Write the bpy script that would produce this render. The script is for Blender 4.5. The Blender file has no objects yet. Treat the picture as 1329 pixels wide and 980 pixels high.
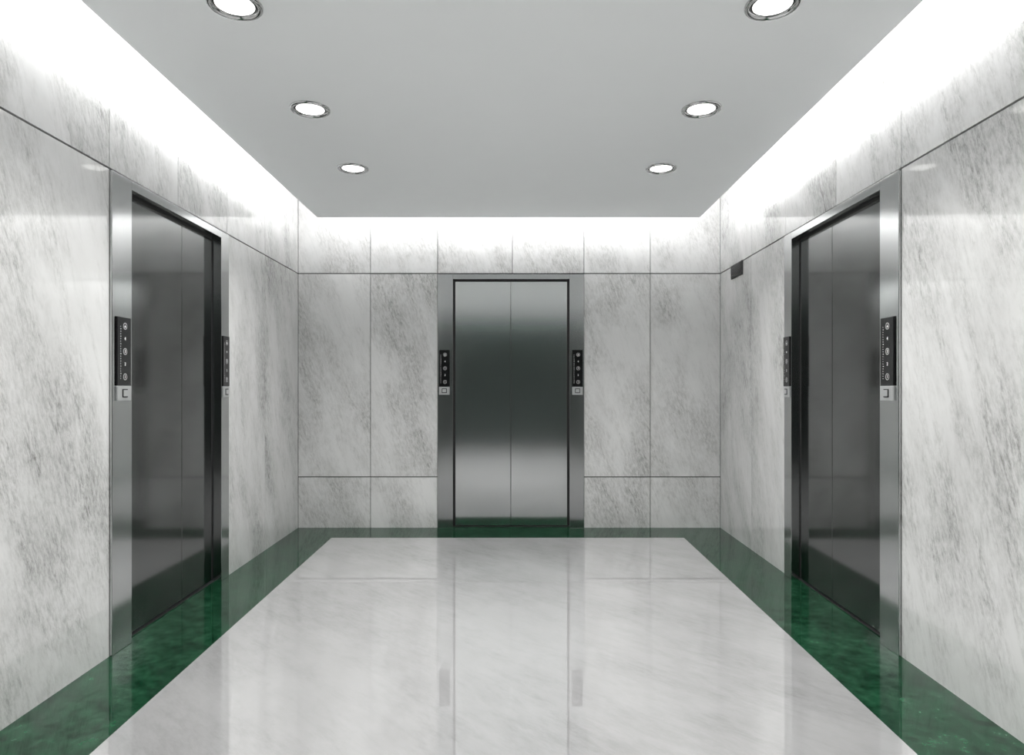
import bpy, bmesh, math, random
from mathutils import Matrix, Vector
random.seed(4)
scene = bpy.context.scene
try:
    scene.view_settings.view_transform = 'Standard'
    scene.view_settings.look = 'None'
except Exception:
    pass

# ------------------------------------------------------------------ materials
def new_mat(name):
    m = bpy.data.materials.new(name); m.use_nodes = True
    nt = m.node_tree; b = nt.nodes['Principled BSDF']
    return m, nt, b

def N(nt, t, **kw):
    n = nt.nodes.new(t)
    for k, v in kw.items():
        setattr(n, k, v)
    return n

def ramp(nt, src, stops):
    r = N(nt, 'ShaderNodeValToRGB')
    els = r.color_ramp.elements
    while len(els) < len(stops): els.new(0.5)
    for e, (p, c) in zip(els, stops):
        e.position = p
        e.color = (c, c, c, 1) if not isinstance(c, tuple) else (*c, 1)
    nt.links.new(src, r.inputs[0])
    return r.outputs[0]

def math_n(nt, op, a, b=None):
    n = N(nt, 'ShaderNodeMath', operation=op)
    for i, v in enumerate((a, b)):
        if v is None: continue
        if isinstance(v, (int, float)): n.inputs[i].default_value = v
        else: nt.links.new(v, n.inputs[i])
    return n.outputs[0]

def mix_rgb(nt, fac, a, b, mode='MIX'):
    n = N(nt, 'ShaderNodeMix', data_type='RGBA', blend_type=mode)
    for i, v in ((0, fac), (6, a), (7, b)):
        if isinstance(v, (int, float)): n.inputs[i].default_value = v
        elif isinstance(v, tuple): n.inputs[i].default_value = (*v, 1)
        else: nt.links.new(v, n.inputs[i])
    return n.outputs[2]

def streak_coords(nt, angle):
    uv = N(nt, 'ShaderNodeUVMap'); uv.uv_map = 'UVMap'
    geo = N(nt, 'ShaderNodeNewGeometry')
    comb = N(nt, 'ShaderNodeCombineXYZ')
    a = math_n(nt, 'MULTIPLY', geo.outputs['Random Per Island'], 37.0)
    b = math_n(nt, 'MULTIPLY', geo.outputs['Random Per Island'], 91.0)
    nt.links.new(a, comb.inputs[0]); nt.links.new(b, comb.inputs[1])
    add = N(nt, 'ShaderNodeVectorMath', operation='ADD')
    nt.links.new(uv.outputs[0], add.inputs[0]); nt.links.new(comb.outputs[0], add.inputs[1])
    rot = N(nt, 'ShaderNodeMapping'); rot.inputs['Rotation'].default_value = (0, 0, angle)
    nt.links.new(add.outputs[0], rot.inputs[0])
    return rot.outputs[0]

def noise(nt, vec, sc, scale, detail=4, rough=.5, dist=0):
    mp = N(nt, 'ShaderNodeMapping'); mp.inputs['Scale'].default_value = sc
    nt.links.new(vec, mp.inputs[0])
    n = N(nt, 'ShaderNodeTexNoise')
    n.inputs['Scale'].default_value = scale; n.inputs['Detail'].default_value = detail
    n.inputs['Roughness'].default_value = rough; n.inputs['Distortion'].default_value = dist
    nt.links.new(mp.outputs[0], n.inputs['Vector'])
    return n.outputs[0]

def marble(name, light, dark, angle, amount, rough, soft=.25, ior=1.5, fs=60, asp=.27):
    m, nt, b = new_mat(name)
    v = streak_coords(nt, angle)
    big = ramp(nt, noise(nt, v, (1, .45, 1), 1.7, 6, .65, .3), [(.42, 0.0), (.66, 1.0)])
    fine = ramp(nt, noise(nt, v, (1, asp, 1), fs, 7, .8, .2), [(.42, 0.0), (.64, 1.0)])
    mid = ramp(nt, noise(nt, v, (1, .13, 1), 10, 7, .72, .5), [(.47, 0.0), (.66, 1.0)])
    f = math_n(nt, 'MULTIPLY', math_n(nt, 'MULTIPLY', big, fine), amount)
    g = math_n(nt, 'MULTIPLY', math_n(nt, 'MULTIPLY', mid, fine), amount * .6)
    h = math_n(nt, 'MULTIPLY', big, soft)
    cloud = ramp(nt, noise(nt, v, (1, .5, 1), 4, 5, .6), [(.35, 0.0), (.7, 1.0)])
    h2 = math_n(nt, 'MULTIPLY', cloud, soft * .6)
    tot = math_n(nt, 'ADD', math_n(nt, 'ADD', f, g), math_n(nt, 'ADD', h, h2))
    tot = math_n(nt, 'MINIMUM', tot, 1.0)
    col = mix_rgb(nt, tot, light, dark)
    nt.links.new(col, b.inputs['Base Color'])
    b.inputs['Roughness'].default_value = rough
    b.inputs['IOR'].default_value = ior
    return m

M_wall = marble('polished_grey_marble', (.715, .715, .71), (.18, .18, .168), -.32, .6, .06, .24, 1.8)
M_wallback = marble('honed_grey_marble', (.73, .73, .725), (.2, .2, .188), -.32, .55, .26, .2, 1.5)
M_floor = marble('white_floor_marble', (.48, .477, .48), (.2, .2, .2), -.75, .24, .0, .19, 5.0, 22)

def green_marble():
    m, nt, b = new_mat('green_marble')
    v = streak_coords(nt, .5)
    a = noise(nt, v, (1, 1, 1), 16, 7, .68, .05)
    big = noise(nt, v, (1, 1, 1), 3.5, 4, .6)
    s = math_n(nt, 'ADD', math_n(nt, 'MULTIPLY', a, .7), math_n(nt, 'MULTIPLY', big, .3))
    c = ramp(nt, s, [(.36, (.0012, .012, .0055)), (.45, (.004, .030, .013)), (.53, (.009, .052, .024)), (.61, (.018, .082, .040)), (.72, (.04, .14, .078))])
    nt.links.new(c, b.inputs['Base Color'])
    b.inputs['Roughness'].default_value = .02
    b.inputs['IOR'].default_value = 1.42
    return m
M_green = green_marble()

def steel(name, col, rough, aniso=.0, streak=.06):
    m, nt, b = new_mat(name)
    tc = N(nt, 'ShaderNodeTexCoord')
    n = noise(nt, tc.outputs['Object'], (1, 1, .004), 500, 3, .6)
    r = N(nt, 'ShaderNodeMapRange')
    r.inputs['To Min'].default_value = rough - streak; r.inputs['To Max'].default_value = rough + streak
    nt.links.new(n, r.inputs[0]); nt.links.new(r.outputs[0], b.inputs['Roughness'])
    c2 = tuple(x * .88 for x in col)
    nt.links.new(mix_rgb(nt, n, c2, col), b.inputs['Base Color'])
    b.inputs['Metallic'].default_value = 1
    return m
M_frame = steel('brushed_steel_frame', (.60, .61, .61), .14, streak=.03)
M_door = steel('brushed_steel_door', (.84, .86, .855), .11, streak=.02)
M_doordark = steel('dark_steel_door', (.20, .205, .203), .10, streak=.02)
M_chrome = steel('chrome_trim', (.6, .6, .6), .12, streak=.02)

def plain(name, col, rough=.5, metal=0, vary=.04):
    m, nt, b = new_mat(name)
    tc = N(nt, 'ShaderNodeTexCoord')
    n = noise(nt, tc.outputs['Object'], (1, 1, 1), 6, 3, .5)
    nt.links.new(mix_rgb(nt, n, tuple(c * (1 - vary) for c in col), tuple(min(1, c * (1 + vary)) for c in col)), b.inputs['Base Color'])
    b.inputs['Roughness'].default_value = rough; b.inputs['Metallic'].default_value = metal
    return m
M_joint = plain('dark_joint', (.06, .06, .06), .8)
M_grout = plain('floor_grout', (.4, .4, .4), .6)
M_ceil = plain('ceiling_paint', (.83, .845, .85), .6, vary=.01)
M_white = plain('cove_paint', (.85, .85, .85), .7, vary=.01)
M_black = plain('black_glass', (.008, .008, .009), .15)
M_rear = plain('dark_rear_wall', (.035, .05, .045), .35)
M_grille = plain('grille_metal', (.05, .05, .05), .4, .6)
M_shadeline = plain('painted_shadow_line', (.012, .012, .012), .6)  # flat black, shade at the door edges put into the colour
M_satin = plain('satin_silver', (.42, .43, .43), .4, .3)

def emis(name, col, s):
    m, nt, b = new_mat(name)
    b.inputs['Base Color'].default_value = (.8, .8, .8, 1)
    b.inputs['Emission Color'].default_value = (*col, 1)
    b.inputs['Emission Strength'].default_value = s
    return m
M_cove = emis('cove_led', (1, 1, 1), 10)
M_down = emis('downlight_diffuser', (1, .995, .97), 2.0)
M_glyph = emis('white_print', (1, 1, 1), .12)

# ------------------------------------------------------------------ helpers
def bm_box(bm, x0, x1, y0, y1, z0, z1, mi=0, bev=0):
    t = bmesh.new()
    vs = [t.verts.new((x, y, z)) for x in (x0, x1) for y in (y0, y1) for z in (z0, z1)]
    for f in ((0, 1, 3, 2), (4, 6, 7, 5), (0, 4, 5, 1), (2, 3, 7, 6), (0, 2, 6, 4), (1, 5, 7, 3)):
        t.faces.new([vs[i] for i in f])
    if bev:
        bmesh.ops.bevel(t, geom=list(t.edges), offset=bev, segments=2, affect='EDGES', profile=.5)
    bmesh.ops.recalc_face_normals(t, faces=list(t.faces))
    for f in t.faces: f.material_index = mi
    me = bpy.data.meshes.new('tmp'); t.to_mesh(me); t.free()
    bm.from_mesh(me); bpy.data.meshes.remove(me)

def prism(bm, pts, z0, z1, mi=0):
    lo = [bm.verts.new((x, y, z0)) for x, y in pts]
    hi = [bm.verts.new((x, y, z1)) for x, y in pts]
    n = len(pts); fs = [bm.faces.new(hi), bm.faces.new(lo[::-1])]
    for i in range(n):
        fs.append(bm.faces.new((lo[i], lo[(i + 1) % n], hi[(i + 1) % n], hi[i])))
    bmesh.ops.recalc_face_normals(bm, faces=fs)
    for f in fs: f.material_index = mi

def finish(bm, name, mats, M=None, parent=None, uvmode=None, smooth=False):
    if uvmode:
        uvl = bm.loops.layers.uv.new('UVMap')
        for f in bm.faces:
            for l in f.loops:
                c = l.vert.co
                l[uvl].uv = (c.x, c.z) if uvmode == 'xz' else (c.x, c.y)
    me = bpy.data.meshes.new(name); bm.to_mesh(me); bm.free()
    for m in mats: me.materials.append(m)
    if smooth:
        for p in me.polygons: p.use_smooth = True
    o = bpy.data.objects.new(name, me); scene.collection.objects.link(o)
    if parent: o.parent = parent
    if M is not None: o.matrix_local = M
    return o

def empty(name, M):
    e = bpy.data.objects.new(name, None); e.empty_display_size = .1
    scene.collection.objects.link(e); e.matrix_world = M
    return e

def frame_matrix(origin, along):
    a = Vector(along).normalized(); z = Vector((0, 0, 1)); y = z.cross(a)   # y points into the wall
    return Matrix(((a.x, y.x, 0, origin[0]), (a.y, y.y, 0, origin[1]), (0, 0, 1, origin[2]), (0, 0, 0, 1)))

D = 5.95; REAR = -2.5; TOP = 3.05; JH = 2.275; DOORTOP = 2.268
LX, RX = -1.91, 1.8685; LT, RT = .01275, .01854
F_back = frame_matrix((0, D, 0), (1, 0, 0))
F_left = frame_matrix((LX, D, 0), (-LT, 1, 0))
F_right = frame_matrix((RX, D, 0), (-RT, -1, 0))
LEN = D - REAR

# ------------------------------------------------------------------ walls
GH, GV = .0045, .0028   # half joint widths
def wall(name, F, rects, backing, mat):
    bm = bmesh.new()
    for (a0, a1, h0, h1, e) in rects:      # e: flush edges string
        x0 = a0 + (0 if 'l' in e else GV); x1 = a1 - (0 if 'r' in e else GV)
        z0 = h0 + (0 if 'b' in e else GH); z1 = h1 - (0 if 't' in e else GH)
        bm_box(bm, x0, x1, 0, .02, z0, z1, 0)
    for (a0, a1, h0, h1) in backing:
        bm_box(bm, a0, a1, .0205, .2, h0, h1, 1)
    return finish(bm, name, [mat, M_joint], F, uvmode='xz')

xs = [LX, -1.262, -.662, .007, .648, 1.241, RX]
r = [(xs[i], xs[i + 1], JH, TOP, 't') for i in range(6)]
for a0, a1 in ((xs[0], xs[1]), (xs[1], xs[2]), (xs[4], xs[5]), (xs[5], xs[6])):
    r += [(a0, a1, .455, JH, ''), (a0, a1, 0, .455, 'b')]
wall('wall_back', F_back, r, [(LX - .2, -.662, 0, TOP), (.648, RX + .2, 0, TOP), (-.662, .648, DOORTOP, TOP)], M_wallback)

def side(name, F, sgn, j1, d0, dm, d1):
    ups = [0, j1, d0, dm, d1, 4.3, 5.6, 6.9, LEN]
    los = [(0, j1), (j1, d0), (d1, 4.3), (4.3, 5.6), (5.6, 6.9), (6.9, LEN)]
    def R(a, b): return (a, b) if sgn > 0 else (-b, -a)
    rr = [(*R(ups[i], ups[i + 1]), JH, TOP, 't') for i in range(len(ups) - 1)]
    rr += [(*R(a, b), 0, JH, 'b') for a, b in los]
    bk = [(*R(0, d0), 0, TOP), (*R(d1, LEN), 0, TOP), (*R(d0, d1), DOORTOP, TOP)]
    wall(name, F, rr, bk, M_wall)
side('wall_left', F_left, -1, .8276, 1.5286, 2.199, 2.8525)
side('wall_right', F_right, 1, .8065, 1.4874, 2.205, 2.8535)

bm = bmesh.new()
wl = LX + LT * LEN; wr = RX - RT * LEN
n = 4
for i in range(n):
    a = wl + (wr - wl) * i / n; b = wl + (wr - wl) * (i + 1) / n
    for h0, h1 in ((0, JH), (JH, TOP)):
        bm_box(bm, a + .003, b - .003, REAR - .02, REAR, h0 + (.004 if h0 else 0), h1 - .004, 0)
bm_box(bm, wl, wr, REAR - .2, REAR - .0205, 0, TOP, 1)
finish(bm, 'wall_front', [M_rear, M_joint], uvmode='xz')

# ------------------------------------------------------------------ floor
bm = bmesh.new()
yb = 5.552
def xl(y): return -1.505 + .0193 * (yb - y)
def xr(y): return 1.441 - .0167 * (yb - y)
OUT = .2
def wlx(y): return LX + LT * (D - y) - OUT
def wrx(y): return RX - RT * (D - y) + OUT
g = .0008
rows = [yb, 4.277, 1.72, -.83, REAR]
for i in range(len(rows) - 1):
    y1, y0 = rows[i], rows[i + 1]
    y1g = y1 - (g if i else 0); y0g = y0 + g
    prism(bm, [(xl(y0g) + g, y0g), (xr(y0g) - g, y0g), (xr(y1g) - g, y1g), (xl(y1g) + g, y1g)], -.02, 0, 0)
prism(bm, [(wlx(REAR), REAR), (xl(REAR), REAR), (xl(yb), yb), (wlx(yb), yb)], -.02, 0, 1)
prism(bm, [(xr(REAR), REAR), (wrx(REAR), REAR), (wrx(yb), yb), (xr(yb), yb)], -.02, 0, 1)
prism(bm, [(wlx(yb), yb + .0005), (wrx(yb), yb + .0005), (wrx(D + OUT), D + OUT), (wlx(D + OUT), D + OUT)], -.02, 0, 1)
prism(bm, [(wlx(REAR), REAR - .2), (wrx(REAR), REAR - .2), (wrx(D + OUT), D + OUT), (wlx(D + OUT), D + OUT)], -.12, -.0205, 2)
finish(bm, 'floor', [M_floor, M_green, M_grout], uvmode='xy')

# ------------------------------------------------------------------ ceiling (dropped panel, core and slab)
bm = bmesh.new()
CH = 2.70; yp = 5.65
def pl(y, o=0): return -1.650 + LT * (yp - y) + o
def pr(y, o=0): return 1.597 - RT * (yp - y) - o
y0 = REAR + .3
prism(bm, [(pl(y0), y0), (pr(y0), y0), (pr(yp), yp), (pl(yp), yp)], CH, CH + .04, 0)
CO = .06
prism(bm, [(pl(y0, CO), y0 + CO), (pr(y0, CO), y0 + CO), (pr(yp, CO), yp - CO), (pl(yp, CO), yp - CO)], CH + .04, TOP, 1)
prism(bm, [(wlx(REAR), REAR - .2), (wrx(REAR), REAR - .2), (wrx(D), D + .2), (wlx(D), D + .2)], TOP, TOP + .12, 1)
ceil = finish(bm, 'ceiling', [M_ceil, M_white], uvmode='xy')

# cove LED strips on the side of the core, hidden behind the panel lip, washing the walls
bm = bmesh.new()
z0, z1 = 2.79, 2.95
c0, c1 = CO - .002, CO - .012
e0, e1 = y0 + .08, yp - .08
prism(bm, [(pl(e0, c1), e0), (pl(e0, c0), e0), (pl(e1, c0), e1), (pl(e1, c1), e1)], z0, z1)
prism(bm, [(pr(e0, c0), e0), (pr(e0, c1), e0), (pr(e1, c1), e1), (pr(e1, c0), e1)], z0, z1)
prism(bm, [(pl(yp, .08), yp - c0), (pr(yp, .08), yp - c0), (pr(yp, .08), yp - c1), (pl(yp, .08), yp - c1)], z0, z1)
prism(bm, [(pl(y0, .08), y0 + c1), (pr(y0, .08), y0 + c1), (pr(y0, .08), y0 + c0), (pl(y0, .08), y0 + c0)], z0, z1)
finish(bm, 'cove_light', [M_cove])

# ------------------------------------------------------------------ downlights
def lathe(name, prof, mats, mi, parent, seg=48):
    bm = bmesh.new(); rings = []
    for (rr, z) in prof:
        rings.append([bm.verts.new((rr * math.cos(2 * math.pi * k / seg), rr * math.sin(2 * math.pi * k / seg), z)) for k in range(seg)])
    for i in range(len(rings) - 1):
        for k in range(seg):
            f = bm.faces.new((rings[i][k], rings[i][(k + 1) % seg], rings[i + 1][(k + 1) % seg], rings[i + 1][k]))
    return finish(bm, name, mats, Matrix(), parent, smooth=True)
for i, y in enumerate((4.383, 3.452, 2.51, 1.57, .63, -.31)):
    for x in (-1.045, .985):
        e = empty('recessed_downlight', Matrix.Translation((x, y, CH)))
        lathe('trim_ring', [(.102, 0), (.102, -.006), (.097, -.011), (.088, -.011), (.082, -.006), (.080, -.001)], [M_chrome], 0, e)
        lathe('inner_ring', [(.0795, -.0015), (.074, -.0035), (.072, -.003)], [M_grille], 0, e)
        lathe('diffuser', [(.072, -.003), (.05, -.0045), (.0005, -.0055)], [M_down], 0, e)
        ld = bpy.data.lights.new('lamp', 'SPOT'); ld.energy = 58; ld.spot_size = math.radians(130)
        ld.spot_blend = .8; ld.shadow_soft_size = .075; ld.color = (1, .995, .98)
        lo = bpy.data.objects.new('lamp', ld); scene.collection.objects.link(lo)
        lo.parent = e; lo.location = (0, 0, -.085)

# ------------------------------------------------------------------ elevator doors
PR = -.012  # frame front (into room)
def elevator(F, a0, a1, jl, jr, seam, mdoor, rec):
    cx = (a0 + a1) / 2
    e = empty('elevator_door', F @ Matrix.Translation((cx, 0, 0)))
    x0, x1 = a0 - cx, a1 - cx; sx = seam - cx
    def B(nm, *b, m=M_frame, bev=.002):
        bm = bmesh.new(); bm_box(bm, *b, bev=bev); return finish(bm, nm, [m], Matrix(), e)
    g = .001; G = .016
    B('jamb_left', x0 + g, x0 + jl, PR, rec + .05, 0, DOORTOP - g)
    B('jamb_right', x1 - jr, x1 - g, PR, rec + .05, 0, DOORTOP - g)
    B('header', x0 + jl, x1 - jr, PR, rec + .05, DOORTOP - .045, DOORTOP - g)
    top = DOORTOP - .045
    B('shadow_gap', x0 + jl, x1 - jr, rec + .034, rec + .045, .001, top, m=M_joint, bev=0)
    B('shadow_line_left', x0 + jl, x0 + jl + G, rec + .004, rec + .033, .008, top, m=M_shadeline, bev=.001)  # black strips painted in for the shadow lines between leaves and frame
    B('shadow_line_right', x1 - jr - G, x1 - jr, rec + .004, rec + .033, .008, top, m=M_shadeline, bev=.001)
    B('shadow_line_top', x0 + jl + G, x1 - jr - G, rec + .004, rec + .033, top - .014, top, m=M_shadeline, bev=.001)
    B('door_leaf_left', x0 + jl + G, sx - .0015, rec, rec + .03, .012, top - .014, m=mdoor)
    B('door_leaf_right', sx + .0015, x1 - jr - G, rec, rec + .03, .012, top - .014, m=mdoor)
    B('sill', x0 + jl, x1 - jr, rec - .012, rec + .033, .0002, .006, m=M_grille, bev=.001)
    return e

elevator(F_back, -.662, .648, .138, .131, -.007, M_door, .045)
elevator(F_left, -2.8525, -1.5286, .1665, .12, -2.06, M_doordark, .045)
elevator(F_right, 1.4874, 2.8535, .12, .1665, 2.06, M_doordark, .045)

# ------------------------------------------------------------------ call panels
def text_mesh(s, size, loc, parent, name):
    cu = bpy.data.curves.new('t', 'FONT'); cu.body = s; cu.size = size
    cu.align_x = 'CENTER'; cu.align_y = 'CENTER'; cu.extrude = .0004
    o = bpy.data.objects.new('t', cu); scene.collection.objects.link(o)
    bpy.context.view_layer.update()
    dg = bpy.context.evaluated_depsgraph_get()
    me = bpy.data.meshes.new_from_object(o.evaluated_get(dg))
    bpy.data.objects.remove(o)
    me.materials.clear(); me.materials.append(M_glyph)
    ob = bpy.data.objects.new(name, me); scene.collection.objects.link(ob)
    ob.parent = parent
    ob.matrix_local = Matrix.Translation(loc) @ Matrix.Rotation(math.pi / 2, 4, 'X')
    return ob

def ring(bm, cx, cz, y, ro, ri, seg=28):
    a = [[bm.verts.new((cx + rr * math.cos(2 * math.pi * k / seg), y, cz + rr * math.sin(2 * math.pi * k / seg))) for k in range(seg)] for rr in (ro, ri)]
    for k in range(seg):
        bm.faces.new((a[0][k], a[0][(k + 1) % seg], a[1][(k + 1) % seg], a[1][k]))

def call_panel(F, a, w, zb=1.19, z1=1.262, zt=1.59):
    e = empty('elevator_call_panel', F @ Matrix.Translation((a, PR, 0)))
    bm = bmesh.new(); bm_box(bm, -w / 2, w / 2, -.008, -.0003, z1, zt, bev=.0025)
    finish(bm, 'black_glass_plate', [M_black], Matrix(), e)
    bm = bmesh.new(); bm_box(bm, -w / 2, w / 2, -.010, -.0003, zb, z1 - .002, bev=.0025)
    finish(bm, 'key_plate', [M_satin], Matrix(), e)
    c = (zb + z1) / 2
    bm = bmesh.new(); bm_box(bm, -.022, .022, -.0125, -.010, c - .02, c + .02, bev=.001)
    finish(bm, 'key_bezel', [M_black], Matrix(), e)
    bm = bmesh.new(); bm_box(bm, -.017, .017, -.0155, -.0125, c - .015, c + .015, bev=.001)
    finish(bm, 'call_button', [M_satin], Matrix(), e)
    bm = bmesh.new()
    ys = -.0086; L = zt - z1
    for k in (0, 2, 4):
        z = z1 + L * (.1 + .185 * k + .03)
        ring(bm, .006, z, ys, .0155, .0138)
    for k in range(22):
        z = z1 + L * (.1 + .036 * k)
        ww = random.uniform(.003, .008)
        vs = [bm.verts.new(p) for p in ((-.034, ys, z), (-.034 + ww, ys, z), (-.034 + ww, ys, z + .0025), (-.034, ys, z + .0025))]
        bm.faces.new(vs)
    finish(bm, 'button_rings', [M_glyph], Matrix(), e)
    for k, s in enumerate('1234'):
        text_mesh(s, .022, (.006, ys, z1 + L * (.13 + .185 * k)), e, 'digit_' + s)
    bm = bmesh.new(); z = z1 + L * (.13 + .185 * 4)
    vs = [bm.verts.new(p) for p in ((-.001, ys, z - .006), (.013, ys, z - .006), (.006, ys, z + .007))]
    bm.faces.new(vs); finish(bm, 'arrow', [M_glyph], Matrix(), e)

call_panel(F_back, -.6, .094)
call_panel(F_back, .588, .094)
call_panel(F_left, -2.765, .115)
call_panel(F_left, -1.59, .1)
call_panel(F_right, 2.765, .115)
call_panel(F_right, 1.545, .1)

# ------------------------------------------------------------------ small grille on right wall
e = empty('ventilation_grille', F_right @ Matrix.Translation((.475, 0, 2.222)))
bm = bmesh.new()
bm_box(bm, -.14, .14, -.012, -.0005, -.056, .056, bev=.002)
finish(bm, 'housing', [M_grille], Matrix(), e)
bm = bmesh.new()
for k in range(7):
    z = -.042 + k * .014
    bm_box(bm, -.125, .125, -.017, -.012, z - .0035, z + .0035, bev=.001)
finish(bm, 'slats', [M_black], Matrix(), e)

# ------------------------------------------------------------------ world & camera
w = bpy.data.worlds.new('World'); scene.world = w; w.use_nodes = True
w.node_tree.nodes['Background'].inputs[0].default_value = (0, 0, 0, 1)
cam = bpy.data.cameras.new('camera'); co = bpy.data.objects.new('camera', cam)
scene.collection.objects.link(co)
cam.sensor_width = 36; cam.lens = 36 * 863 / 1329
cam.shift_y = 13.5 / 1329; cam.shift_x = .0004
co.location = (0, 0, 1.2514); co.rotation_euler = (math.pi / 2, 0, 0)
cam.clip_start = .05
scene.camera = co
